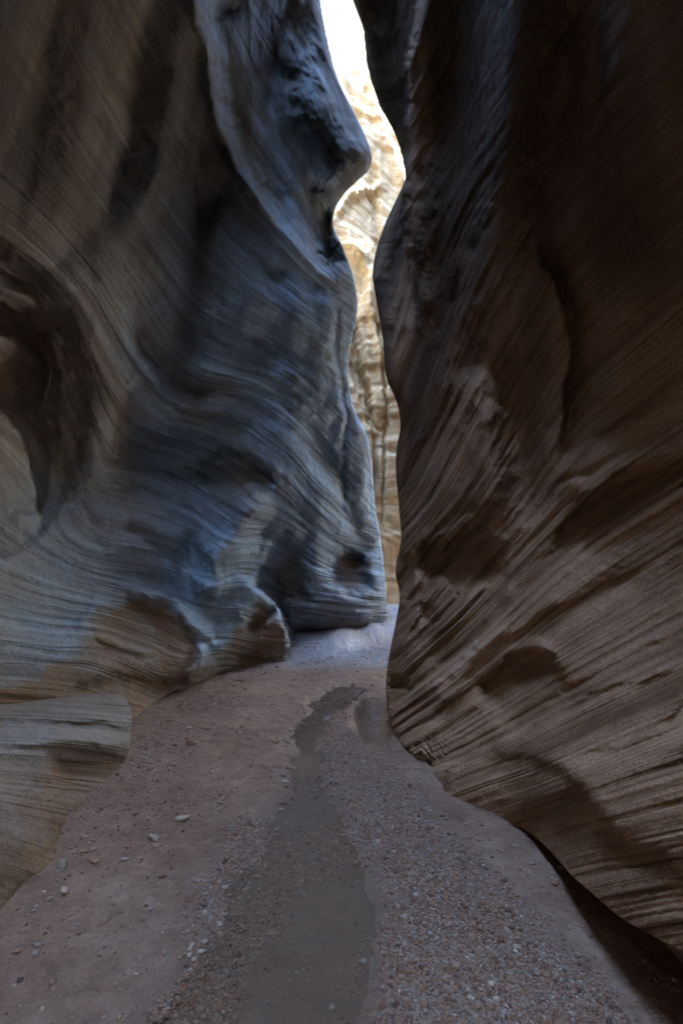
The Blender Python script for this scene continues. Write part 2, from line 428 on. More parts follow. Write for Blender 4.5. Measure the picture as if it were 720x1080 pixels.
# ================================================================== left canyon wall
def left_features(r):
    # rim of the near face and the sloping strip beyond it
    rim = [(214, -260), (206, 0), (221, 60), (228, 110), (246, 165), (276, 212), (306, 250), (340, 288), (380, 300)]
    d, t = seg_field(r.u, r.v, rim); k = np.clip((d + 6) / 44, 0, 1)
    r.h += -(0.15) * 0 + 0
    # profile across the rim (walking down, the far side is on the left hand -> negative d)
    q = -d
    e = sstep((1 - t) / 0.1)
    r.h += (0.12 * sstep((q + 4) / 26) ) * e * (q > -6)
    r.ridge([(206, -100), (206, 0), (221, 60), (228, 110), (246, 165), (276, 212), (306, 250)], -0.03, 10)
    # upper recess: lumps and hollow beyond the strip
    r.blob(300, 60, 30, 70, 0.05, 20); r.blob(345, 120, 22, 60, -0.05, -25)
    r.blob(372, 165, 22, 26, -0.06); r.blob(310, 150, 20, 50, 0.03, -20)
    r.blob(238, 8, 13, 11, 0.02); r.blob(330, 215, 14, 40, 0.03, -30)
    r.ridge([(352, 205), (340, 250), (352, 285)], 0.04, 12)
    # drapery on the dark upper face
    for (a, b, am, w) in (((60, -60), (10, 260), 0.030, 18), ((110, -60), (60, 260), -0.020, 16), ((165, -60), (105, 260), 0.035, 18),
                          ((200, -20), (150, 240), -0.02, 14), ((230, 180), (196, 420), 0.035, 14), ((262, 230), (246, 400), -0.012, 12),
                          ((290, 270), (285, 400), 0.014, 12)):
        r.ridge([a, ((a[0] + b[0]) / 2 + 6, (a[1] + b[1]) / 2), b], am, w)
    r.step([(70, 120), (112, 250), (160, 330), (205, 420)], 0.045, 26, fade=0.3, reach=60)
    # great scooped pocket at the left edge
    r.poly([(-300, 210), (-60, 232), (0, 262), (42, 288), (72, 334), (88, 400), (86, 470), (66, 530), (30, 575), (-60, 610), (-300, 630)], 0.10, 9)
    r.poly([(-300, 300), (0, 322), (30, 345), (48, 370), (62, 400), (60, 450), (50, 540), (-300, 560)], 0.045, 4)
    r.step([(34, 450), (26, 400), (20, 325)], 0.06, 14, fade=0.2, reach=50)
    r.ridge([(-40, 300), (0, 302), (40, 322), (62, 352)], -0.04, 7)
    r.step([(-60, 258), (0, 284), (40, 306), (66, 350), (76, 410)], 0.02, 1.6, fade=0.2, reach=14)
    r.step([(-60, 318), (0, 322), (34, 340), (60, 376), (66, 430)], 0.03, 1.6, fade=0.2, reach=16)
    r.blob(-8, 515, 52, 72, -0.17, -10, p=4)
    r.step([(-30, 352), (4, 352), (30, 362), (58, 388)], -0.05, 3, reach=30)
    r.ridge([(40, 340), (52, 400), (46, 440)], 0.04, 7)
    r.ridge([(60, 250), (98, 330), (112, 400), (105, 470), (84, 550)], -0.035, 24)
    # swept fold that ends in the bright nose
    r.ridge([(90, 230), (128, 330), (150, 400), (190, 440), (250, 442)], -0.05, 18, fade=0.25)
    r.ridge([(140, 330), (152, 370), (175, 405), (215, 415), (246, 414)], 0.035, 8)
    r.step([(120, 455), (160, 462), (206, 468), (240, 452), (256, 440)], 0.05, 6, fade=0.4, reach=46)
    r.ridge([(180, 428), (212, 428), (246, 430)], -0.03, 10)
    r.blob(242, 436, 16, 10, -0.03)
    # hollow under the nose and the rolls around it
    r.step([(206, 520), (214, 490), (236, 476), (264, 480), (284, 506), (286, 530)], 0.06, 5, fade=0.25, reach=44)
    r.ridge([(286, 520), (256, 545), (228, 590), (208, 640)], -0.08, 15)
    r.blob(150, 548, 62, 38, -0.08, 14); r.blob(176, 492, 50, 18, 0.045, 8)
    r.ridge([(120, 556), (152, 560), (186, 590), (206, 632)], 0.028, 8)
    r.ridge([(196, 560), (212, 600), (226, 620)], 0.04, 12)
    # buttress with its arched hollows
    r.blob(262, 620, 46, 46, -0.05)
    r.step([(80, 706), (92, 672), (110, 646), (140, 630), (168, 634), (190, 652), (206, 682), (212, 712)], 0.03, 5, fade=0.3, reach=60)
    r.ridge([(66, 690), (100, 640), (140, 622), (176, 626), (210, 668), (240, 690)], -0.02, 7)
    r.ridge([(96, 668), (130, 680), (164, 692)], -0.018, 5)
    r.ridge([(214, 680), (203, 705), (196, 722)], -0.03, 5)
    r.step([(262, 672), (262, 646), (272, 634), (288, 640), (298, 656)], 0.05, 3, fade=0.2, reach=24)
    r.step([(232, 650), (246, 644), (262, 654), (270, 668)], 0.02, 2.5, fade=0.2, reach=12)
    r.step([(60, 730), (120, 712), (180, 722), (230, 700), (300, 690)], 0.035, 6, reach=30)
    r.blob(270, 690, 30, 10, 0.03)
    # behind the buttress the wall steps back
    r.step([(305, 790), (305, 712), (304, 690), (303, 668), (296, 645), (284, 625), (262, 608), (240, 600)], 0.16, 1.8, fade=0.25, reach=60)
    # alcoves
    r.poly([(288, 572), (300, 566), (314, 580), (321, 604), (323, 634), (308, 634), (290, 622)], 0.05, 5)
    r.poly([(346, 600), (352, 586), (364, 578), (377, 584), (383, 604), (389, 624), (370, 626), (351, 614)], 0.06, 4)
    r.blob(366, 590, 24, 26, 0.04)
    r.blob(334, 600, 10, 40, -0.02)
    r.ridge([(300, 662), (350, 650), (405, 648)], -0.02, 10, fade=0)
    r.step([(430, 640), (350, 642), (300, 654)], -0.075, 14, fade=0.1, reach=60)
    # joint and flutes towards the far edge
    r.ridge([(352, 300), (356, 380), (363, 430), (363, 480), (356, 560)], 0.018, 3)
    r.step([(352, 300), (356, 380), (363, 430), (363, 480)], -0.02, 3, reach=25)
    r.blob(380, 480, 12, 50, -0.02); r.blob(340, 470, 16, 60, 0.018, 12); r.blob(376, 400, 9, 30, 0.02)
    r.ridge([(260, 400), (320, 440), (360, 520), (390, 600)], 0.02, 10)
    r.ridge([(280, 440), (330, 500), (345, 570)], -0.014, 10)
    for (cu, cv, ru, rv, am, ro) in ((300, 330, 60, 22, -0.02, 20), (270, 370, 60, 12, 0.016, 20), (320, 400, 50, 12, -0.012, 30)):
        r.blob(cu, cv, ru, rv, am, ro)

left_angles = [(60, 60, 62), (-100, 0, 60), (-100, 200, 35), (30, 150, 60), (120, 120, 62), (120, -200, 62), (200, 40, 66), (200, 200, 64), (262, 285, 48), (0, 220, 35), (50, 245, 45), (16, 278, 28),
    (60, 320, 52), (85, 365, 72), (92, 420, 86), (88, 480, 92), (70, 545, 95), (120, 350, 62), (118, 430, 68), (150, 440, 45), (160, 330, 60), (178, 400, 46), (208, 424, 10), (238, 425, -18),
    (250, 330, 22), (310, 350, 28), (340, 400, 42), (296, 415, 34), (335, 462, 50), (368, 520, 58), (330, 540, 55), (356, 330, 40), (260, 385, 16),
    (275, 462, 40), (252, 515, 58), (222, 490, 48), (150, 480, 4), (120, 515, 12), (190, 535, 22), (215, 580, 58), (140, 590, 12), (60, 600, 18), (0, 600, 14), (-100, 600, 5),
    (50, 640, 3), (150, 618, 6), (205, 620, 35), (234, 608, -40), (262, 575, -8), (288, 592, 48), (240, 640, 8), (270, 640, 25), (345, 560, 40), (372, 570, 15), (385, 640, 3), (340, 650, 3),
    (20, 690, 2), (80, 668, -14), (150, 645, 12), (190, 670, 40), (140, 690, 14), (220, 690, -40), (250, 680, 10), (0, 740, 0), (130, 740, 8), (200, 716, -30), (280, 690, -5),
    (20, 390, 25), (10, 440, 30), (0, 500, 60), (300, 60, 66), (300, 160, 62), (350, 120, 72), (375, 170, 60), (300, -200, 70), (335, 215, 60), (260, 20, 60)]

def left_stain_shade(u, v, P):
    # dark desert varnish streaks and mottling, plus painted shade over the upper wall
    s = np.zeros(u.shape)
    hi = sstep((330 - v) / 160)
    st = fbm(P[..., 1] * 1.9 + 0.35 * P[..., 2], 0.3 * P[..., 2], 0.0, 91, 3)
    s += hi * np.clip(0.95 + 0.6 * st, 0, 1)
    d, t = seg_field(u, v, [(232, 170), (212, 250), (198, 330), (197, 430)])
    s += 0.55 * np.exp(-(d / 17) ** 2) * sstep((1 - t) / 0.25)
    rec = sstep((u - (222 + np.clip(v, -200, 260) * 0.44)) / 16) * sstep((300 - v) / 60)
    mot = fbm(P[..., 0] * 1.6, P[..., 1] * 1.6, P[..., 2] * 0.9, 93, 4)
    s = s * (1 - rec) + rec * np.clip(0.9 + 0.8 * mot, 0, 1)
    strip = sstep((u - (206 + np.clip(v, 0, 260) * 0.40)) / 8) * (1 - rec) * sstep((290 - v) / 50)
    s *= 1 - 0.1 * strip
    return s * 0.9
def brown_shade(u, v):
    # brown rock of hollows and buttress foot, their unlit tone painted in too
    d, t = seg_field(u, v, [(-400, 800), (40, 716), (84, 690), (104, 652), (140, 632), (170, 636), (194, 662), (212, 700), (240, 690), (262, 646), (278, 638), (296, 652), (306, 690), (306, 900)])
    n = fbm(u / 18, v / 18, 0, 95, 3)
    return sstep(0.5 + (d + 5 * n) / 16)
def left_sky_cool(u, v, P):  # where blue skylight is painted over the middle and far wall
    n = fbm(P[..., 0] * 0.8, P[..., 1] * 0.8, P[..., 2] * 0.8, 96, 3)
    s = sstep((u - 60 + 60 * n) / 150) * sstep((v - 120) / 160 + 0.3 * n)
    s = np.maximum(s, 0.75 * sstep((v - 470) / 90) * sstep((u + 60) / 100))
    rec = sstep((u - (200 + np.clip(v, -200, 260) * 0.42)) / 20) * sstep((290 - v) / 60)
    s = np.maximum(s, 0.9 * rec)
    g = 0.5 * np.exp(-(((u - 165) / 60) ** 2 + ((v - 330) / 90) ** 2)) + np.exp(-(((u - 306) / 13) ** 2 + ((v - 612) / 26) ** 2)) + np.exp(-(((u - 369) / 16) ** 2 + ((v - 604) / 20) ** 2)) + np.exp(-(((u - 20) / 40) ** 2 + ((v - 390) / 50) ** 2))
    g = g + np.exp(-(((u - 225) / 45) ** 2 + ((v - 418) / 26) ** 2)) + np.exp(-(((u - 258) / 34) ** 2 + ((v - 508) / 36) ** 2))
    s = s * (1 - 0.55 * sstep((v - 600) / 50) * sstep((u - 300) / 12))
    return s * (1 - 0.75 * np.clip(g, 0, 1)) * (1 - brown_shade(u, v))
def left_iron_bounce(u, v, P):  # rust, plus warm bounce painted into pocket, alcoves and buttress foot
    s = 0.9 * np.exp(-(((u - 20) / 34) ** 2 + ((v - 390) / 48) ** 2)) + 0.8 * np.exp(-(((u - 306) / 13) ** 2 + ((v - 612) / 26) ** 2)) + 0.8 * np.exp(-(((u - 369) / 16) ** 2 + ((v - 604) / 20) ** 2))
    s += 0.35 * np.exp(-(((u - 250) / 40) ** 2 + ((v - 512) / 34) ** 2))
    s += 0.85 * brown_shade(u, v)
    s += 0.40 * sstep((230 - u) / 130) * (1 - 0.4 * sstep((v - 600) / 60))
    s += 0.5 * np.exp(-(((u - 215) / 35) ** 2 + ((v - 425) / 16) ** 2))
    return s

def left_amp(u, v):
    g = lambda a, b, ra, rb: np.exp(-(((u - a) / ra) ** 2 + ((v - b) / rb) ** 2))
    return (0.35 + 1.3 * g(310, 430, 60, 55) + 1.0 * g(225, 425, 40, 25) + 1.0 * g(250, 510, 40, 40) + 0.8 * g(150, 410, 50, 50) + 0.5 * sstep((v - 440) / 60)
            + 0.5 * g(390, 450, 40, 120)) * (1 - 0.5 * sstep((180 - v) / 80))
left = rock_sheet('canyon_wall', +1, -170,
    [(-260, 318), (-100, 330), (0, 338), (40, 345), (80, 355), (120, 374), (150, 388), (166, 392), (180, 388), (192, 375), (205, 362), (235, 351), (262, 362), (290, 372),
     (320, 377), (345, 374), (370, 368), (400, 368), (430, 373), (460, 387), (490, 392), (530, 395), (560, 400), (600, 405), (640, 408), (665, 409), (720, 409)],
    -260,
    [(-200, 800), (90, 800), (128, 790), (140, 768), (160, 752), (180, 739), (215, 724), (250, 712), (285, 703), (302, 698), (308, 684), (330, 679), (370, 671), (400, 664), (440, 661)],
    [(140, 768, 4.75), (180, 739, 5.8), (250, 712, 7.2), (300, 698, 8.2), (320, 681, 8.7), (370, 671, 9.9), (405, 664, 11.6), (100, 790, 4.2), (0, 790, 3.4),
     (-170, 790, 2.3), (-170, 600, 2.4), (-170, 300, 2.25), (-170, 0, 2.0), (-170, -260, 1.85),
     (0, 700, 3.40), (0, 600, 3.75), (0, 450, 4.0), (0, 200, 3.45), (0, 0, 2.7), (0, -260, 2.2),
     (100, 700, 4.40), (100, 600, 4.9), (100, 400, 5.2), (100, 200, 4.4), (100, 0, 3.55), (100, -260, 3.0),
     (200, 700, 5.95), (200, 600, 6.5), (200, 500, 6.9), (200, 400, 6.8), (200, 200, 5.7), (200, 0, 4.6), (200, -260, 3.9),
     (290, 620, 8.0), (290, 500, 7.8), (300, 400, 7.8), (300, 300, 7.3), (300, 200, 6.9), (300, 0, 6.3), (300, -260, 5.8),
     (370, 600, 10.5), (370, 500, 10.3), (368, 400, 9.7), (368, 300, 8.9), (380, 165, 7.9), (340, 0, 7.1), (330, -260, 6.6), (400, 600, 12.0)],
    (left_angles, (-180, -270, 420, 810), (41, 73)),
    left_features, m_left, 0.0058, 0.008, 26, 0.35,
    nu=330, nv=640, stain_shade_f=left_stain_shade, sky_cool_f=left_sky_cool, iron_bounce_f=left_iron_bounce, seed=11, amp_f=left_amp, noise_f=lambda u, v: 1 + 1.6 * sstep((u - (236 + np.clip(v, -200, 260) * 0.42)) / 26) * sstep((250 - v) / 60),
    behind=[(-0.25, 0.25, 0), (-0.8, 0.7, 0), (-1.8, 1.2, 0), (-3.2, 2.0, 0), (-5.2, 3.4, 0), (-8.0, 6.0, 0)],
    back=[(-2.3, 1.2), (-2.2, 0.2), (-2.1, -1.0), (-1.8, -2.5), (-1.2, -4.0), (0.0, -5.6), (2.0, -7.0), (5, -8.4)],
    tops=[(-0.4, 8.5, 0.2), (-1.6, 12, -0.2), (-3.2, 16, -0.9), (-5, 20, -1.8), (-8, 23, -3.0), (-20, 24, -14)])
tag(left, 'fluted blue-grey sandstone canyon wall with swirling layers and a scooped pocket, on the left side of the stream bed', 'rock wall')

# ================================================================== right canyon wall
def right_features(r):
    # hanging fold: the face left of it stands further back
    r.step([(430, 430), (431, 330), (428, 180), (432, 60), (446, 0), (462, -260)], -0.0, 4)
    fold = [(462, -260), (446, 0), (433, 60), (428, 180), (430, 260), (440, 330), (446, 430)]
    d, t = seg_field(r.u, r.v, fold)
    r.h += 0.16 * (0.5 + 0.5 * np.tanh(d / 3.0)) * sstep((1 - t) / 0.35)
    r.ridge(fold, -0.02, 14)
    r.ridge([(500, -100), (478, 150), (470, 300), (462, 420)], 0.045, 26)
    r.ridge([(560, -100), (530, 200), (512, 400)], -0.05, 30)
    r.ridge([(640, -100), (590, 150), (545, 330)], 0.05, 30)
    # fractured slab edge
    d, t = seg_field(r.u, r.v, [(566, 252), (584, 285), (598, 330), (601, 380), (598, 430), (588, 500)])
    r.h += 0.09 * (0.5 - 0.5 * np.tanh(d / 3.0)) * sstep(t / 0.12) * sstep((1 - t) / 0.25) * np.exp(-np.maximum(-d, 0) / 45)
    r.blob(640, 400, 34, 110, -0.05, 8)
    r.ridge([(540, 360), (546, 440), (552, 500), (545, 560)], 0.075, 22)
    r.ridge([(500, 380), (505, 470), (520, 560)], -0.05, 22)
    # recess below the slab
    r.step([(575, 590), (600, 548), (640, 516), (720, 488), (860, 440)], 0.05, 4, fade=0.12, reach=44)
    r.ridge([(596, 525), (650, 497), (720, 472)], -0.02, 9)
    r.step([(600, 470), (660, 440), (740, 405)], 0.018, 3, fade=0.3, reach=26)
    # hollow with the crested top
    r.poly([(440, 592), (450, 572), (470, 570), (492, 557), (516, 564), (534, 590), (528, 640), (502, 690), (474, 714), (450, 696), (436, 640)], 0.055, 10)
    r.step([(434, 612), (446, 582), (458, 572), (470, 578), (490, 560), (512, 568), (530, 592), (540, 620)], 0.045, 3, fade=0.15, reach=60)
    r.ridge([(436, 590), (448, 566), (470, 566), (492, 551), (518, 560), (538, 582)], -0.02, 6)
    r.ridge([(545, 600), (520, 660), (485, 715), (445, 760)], -0.035, 16, w2=30)
    r.step([(432, 640), (450, 636), (458, 664)], 0.03, 4, fade=0.3, reach=40)
    r.blob(430, 672, 12, 30, -0.03)
    r.step([(407, 716), (424, 712), (434, 726)], 0.05, 3, fade=0.2, reach=30)
    r.ridge([(428, 580), (424, 640)], 0.03, 7)
    # middle hollow and the shadowed cut under it
    r.poly([(510, 722), (546, 692), (580, 698), (600, 730), (578, 764), (545, 776), (516, 756)], 0.04, 9)
    r.step([(500, 742), (522, 712), (548, 692), (566, 690), (592, 706)], 0.03, 3.5, fade=0.2, reach=40)
    r.ridge([(500, 726), (536, 688), (560, 680), (600, 698)], -0.018, 7)
    r.step([(440, 748), (490, 712), (540, 668), (600, 632), (700, 592)], 0.016, 2.5, fade=0.2, reach=20)
    r.step([(560, 760), (620, 735), (720, 706)], 0.016, 2.5, fade=0.2, reach=18)
    r.step([(600, 800), (640, 790), (720, 772)], 0.010, 2.5, fade=0.2, reach=18)
    r.ridge([(560, 560), (600, 640), (640, 700), (690, 780), (730, 850)], -0.03, 46, fade=0.2)
    r.step([(470, 812), (520, 800), (570, 800), (604, 822), (630, 862), (664, 892), (720, 906), (900, 930)], 0.045, 6, fade=0.3, reach=70)
    # foot lobes
    r.blob(440, 790, 18, 22, -0.03); r.ridge([(450, 800), (461, 846)], 0.012, 5)
    r.blob(500, 830, 30, 28, -0.03)
    r.ridge([(440, 770), (500, 700), (580, 640), (700, 560)], -0.012, 10)
    rs = np.random.RandomState(4)
    for k in range(26):           # short broken scallops following the layers
        cu, cv = rs.uniform(440, 740), rs.uniform(420, 880)
        r.blob(cu, cv, rs.uniform(14, 46), rs.uniform(3, 7), rs.choice([-1, 1.3]) * rs.uniform(0.005, 0.012), -30 + rs.uniform(-6, 6) + (cu - 600) * 0.04)

right_angles = [(500, 100, -64), (470, 30, -80), (500, -200, -66), (560, 200, -58), (470, 330, -78), (440, 300, -88), (600, 60, -56), (700, 80, -46), (800, 0, -46), (700, -200, -50), (650, 330, -38), (700, 300, -34), (820, 300, -32),
    (540, 330, -62), (580, 420, -58), (500, 460, -62), (440, 480, -74), (430, 400, -82), (640, 430, -34), (700, 430, -28), (820, 500, -26), (540, 500, -60), (600, 540, -42), (680, 520, -28),
    (480, 560, -50), (440, 600, -62), (520, 620, -50), (490, 650, -48), (560, 600, -44), (620, 620, -34), (690, 600, -30), (450, 690, -44), (500, 700, -40), (560, 680, -36), (640, 680, -27), (710, 690, -24),
    (430, 760, -38), (480, 760, -34), (540, 740, -28), (600, 750, -22), (690, 770, -19), (820, 760, -18), (480, 810, -18), (530, 820, -12), (600, 840, -14), (690, 860, -13), (660, 910, -8), (720, 940, -6), (820, 950, -5)]
def right_stain_shade(u, v, P):  # varnish, with the shade of the overhanging upper wall darkened in
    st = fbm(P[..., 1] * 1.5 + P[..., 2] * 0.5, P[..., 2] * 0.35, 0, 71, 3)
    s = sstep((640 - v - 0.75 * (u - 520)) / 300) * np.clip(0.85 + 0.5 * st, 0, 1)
    s *= 1 - 0.8 * np.exp(-(((u - 640) / 60) ** 2 + ((v - 350) / 60) ** 2))  # slab left paler to paint the light it catches
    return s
def right_iron_bounce(u, v, P):  # rust patches, plus warm bounce and shade painted into hollows and foot
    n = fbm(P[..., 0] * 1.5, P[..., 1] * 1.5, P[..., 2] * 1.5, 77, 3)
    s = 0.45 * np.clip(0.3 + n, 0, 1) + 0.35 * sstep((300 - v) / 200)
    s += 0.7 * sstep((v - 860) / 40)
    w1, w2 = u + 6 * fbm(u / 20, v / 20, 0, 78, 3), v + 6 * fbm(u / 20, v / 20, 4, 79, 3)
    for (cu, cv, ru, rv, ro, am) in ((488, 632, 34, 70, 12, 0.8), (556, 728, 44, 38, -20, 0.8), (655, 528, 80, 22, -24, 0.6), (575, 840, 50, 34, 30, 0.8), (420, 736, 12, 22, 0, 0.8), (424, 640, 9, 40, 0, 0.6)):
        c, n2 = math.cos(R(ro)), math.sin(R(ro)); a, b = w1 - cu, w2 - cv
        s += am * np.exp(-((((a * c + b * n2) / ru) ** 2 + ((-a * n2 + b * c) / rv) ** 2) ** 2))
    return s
def right_amp(u, v):
    return 0.35 + 0.75 * sstep((v - 380) / 120) + 0.4 * np.exp(-(((u - 650) / 70) ** 2 + ((v - 380) / 90) ** 2))
right = rock_sheet('canyon_wall', -1, 960,
    [(-260, 352), (-100, 362), (0, 372), (27, 382), (67, 387), (110, 400), (143, 417), (170, 425), (188, 427), (205, 420), (233, 407), (262, 397), (287, 393), (317, 397), (360, 404), (400, 408), (427, 419), (450, 422),
     (473, 418), (540, 421), (567, 423), (607, 417), (623, 421), (657, 417), (693, 410), (724, 407), (751, 409), (782, 416), (800, 424), (880, 440), (1000, 450)],
    -260,
    [(400, 770), (412, 784), (420, 792), (433, 799), (446, 808), (458, 826), (472, 844), (500, 858), (530, 866), (557, 878), (580, 898), (603, 924), (628, 946), (650, 965), (685, 986), (720, 1004), (800, 1040), (960, 1110)],
    [(412, 784, 4.45), (433, 799, 4.1), (460, 840, 3.4), (500, 858, 3.13), (557, 878, 2.70), (603, 924, 2.10), (650, 965, 1.75), (720, 1004, 1.52), (800, 1040, 1.36), (960, 1110, 1.16),
     (960, 900, 1.12), (960, 700, 1.42), (960, 400, 1.60), (960, 0, 1.20), (960, -260, 1.0),
     (800, 880, 1.36), (800, 700, 1.80), (800, 450, 2.20), (800, 200, 1.95), (800, 0, 1.65), (800, -260, 1.38),
     (715, 870, 1.60), (715, 700, 2.20), (715, 550, 2.70), (715, 400, 2.75), (715, 200, 2.4), (715, 0, 2.0), (715, -260, 1.7),
     (650, 850, 1.86), (590, 830, 2.22), (620, 760, 2.45), (620, 670, 2.88), (620, 550, 3.25), (620, 400, 3.35), (620, 200, 2.95), (620, 0, 2.5), (620, -260, 2.15),
     (520, 800, 3.20), (520, 700, 3.55), (520, 600, 3.95), (520, 400, 4.3), (520, 200, 4.0), (520, 0, 3.5), (520, -260, 3.0),
     (450, 760, 4.05), (450, 650, 4.6), (450, 500, 5.2), (450, 400, 5.4), (450, 200, 5.2), (450, 0, 4.7), (460, -260, 4.1),
     (410, 740, 5.1), (415, 650, 5.8), (420, 500, 6.2), (410, 350, 6.1), (425, 190, 5.9), (385, 0, 5.8), (370, -260, 5.4)],
    (right_angles, (400, -270, 970, 1120), (40, 90)),
    right_features, m_right, 0.013, 0.014, 14, 0.25,
    nu=330, nv=640, stain_shade_f=right_stain_shade, iron_bounce_f=right_iron_bounce, seed=31, amp_f=right_amp,
    behind=[(0.25, 0.3, 0), (0.65, 0.9, 0), (1.2, 2.1, 0), (2.2, 4.0, 0), (3.7, 6.7, 0), (6, 11.5, 0)],
    back=[(1.5, 0.7), (1.5, 0.0), (1.6, -1.0), (1.9, -2.5), (2.6, -4.0), (3.8, -5.4), (6.0, -6.8)],
    tops=[(0.1, 8, -0.2), (0.2, 12, -0.35), (0.4, 16, -0.3), (0.7, 20, -0.1), (1.0, 24, 0.0), (14, 25, 14)], foot_out=0.55)
tag(right, 'dark brown sandstone canyon wall with slanting layers, overhanging the gravel on the right side', 'rock wall')

# ================================================================== low ledge at the lower left
def ledge_features(r):
    r.step([(-60, 764), (40, 760), (110, 762), (142, 772)], 0.03, 3, fade=0.1, reach=14)
    r.poly([(52, 800), (96, 790), (136, 800), (150, 830), (120, 850), (84, 880), (66, 900), (58, 870)], 0.05, 8)
    r.ridge([(40, 790), (50, 850), (58, 905), (40, 940)], -0.03, 14)
    r.ridge([(-40, 968), (4, 962), (26, 945)], 0.05, 4, fade=0)
    r.ridge([(-60, 786), (60, 780), (140, 790)], -0.02, 7)
    r.blob(20, 900, 40, 40, -0.03)
ledge_angles = [(0, 745, 0), (100, 748, 3), (-100, 760, 0), (0, 800, -2), (90, 810, 4), (130, 800, 14), (20, 860, 10), (90, 860, 2), (110, 840, 4), (0, 930, 20), (40, 930, 30), (-100, 900, 10), (-100, 980, 10)]
def ledge_iron(u, v, P):
    return (0.25 + 0.65 * sstep((v - 780) / 50)) * np.clip(0.7 + 0.5 * fbm(P[..., 0] * 3, P[..., 1] * 3, P[..., 2] * 3, 5, 2), 0, 1)
def ledge_top(): pass
S2 = curve([(700, 118), (735, 128), (745, 134), (756, 139), (775, 138), (800, 138), (830, 138), (860, 138), (1010, 138)])
led = rock_sheet('rock_ledge', +1, -170,
    [(700, 118), (733, 124), (742, 134), (752, 139), (765, 140), (790, 137), (820, 136), (860, 138), (900, 120), (1010, 110)],
    733,
    [(-170, 1110), (-60, 1040), (-20, 1010), (0, 998), (10, 975), (24, 946), (44, 925), (60, 908), (80, 886), (100, 866), (120, 848), (136, 832), (142, 828)],
    [(0, 733, 3.75), (60, 733, 3.95), (120, 736, 4.3), (138, 752, 4.35), (0, 752, 3.1), (60, 750, 3.5), (120, 752, 4.1), (0, 765, 2.9), (60, 765, 3.2), (120, 768, 3.8), (137, 800, 3.75), (60, 800, 2.95), (0, 800, 2.6), (0, 900, 2.25), (0, 998, 2.04),
     (30, 937, 2.38), (60, 908, 2.64), (60, 850, 2.82), (90, 830, 3.1), (100, 866, 3.04), (136, 832, 3.48), (-170, 733, 2.6), (-170, 765, 1.9), (-170, 900, 1.45), (-170, 1110, 1.35), (-60, 733, 3.3), (-60, 765, 2.5), (-60, 900, 1.9), (-60, 1040, 1.7)],
    (ledge_angles, (-180, 690, 150, 1120), (22, 28)),
    ledge_features, m_ledge, 0.006, 0.008, 16, 0.25,
    nu=170, nv=200, iron_bounce_f=ledge_iron, seed=51, flat_top=True, sky_cool_f=lambda u, v, P: 0.12 * (1 - sstep((v - 780) / 70)) + 0.1 * np.exp(-(((u - 10) / 40) ** 2 + ((v - 850) / 50) ** 2)),  # faint sky blue painted on the ledge top
    behind=[(-0.1, 0.2, 0), (-0.3, 0.5, 0), (-0.7, 0.9, 0)],
    back=[(-1.6, 0.9), (-1.7, 0.2), (-1.9, -0.8)],
    tops=[(-0.3, 0.9, -0.3), (-0.8, 0.9, -0.8)], foot_out=0.3)
tag(led, 'low rounded sandstone ledge with a flat top, at the near left foot of the wall', 'rock ledge')

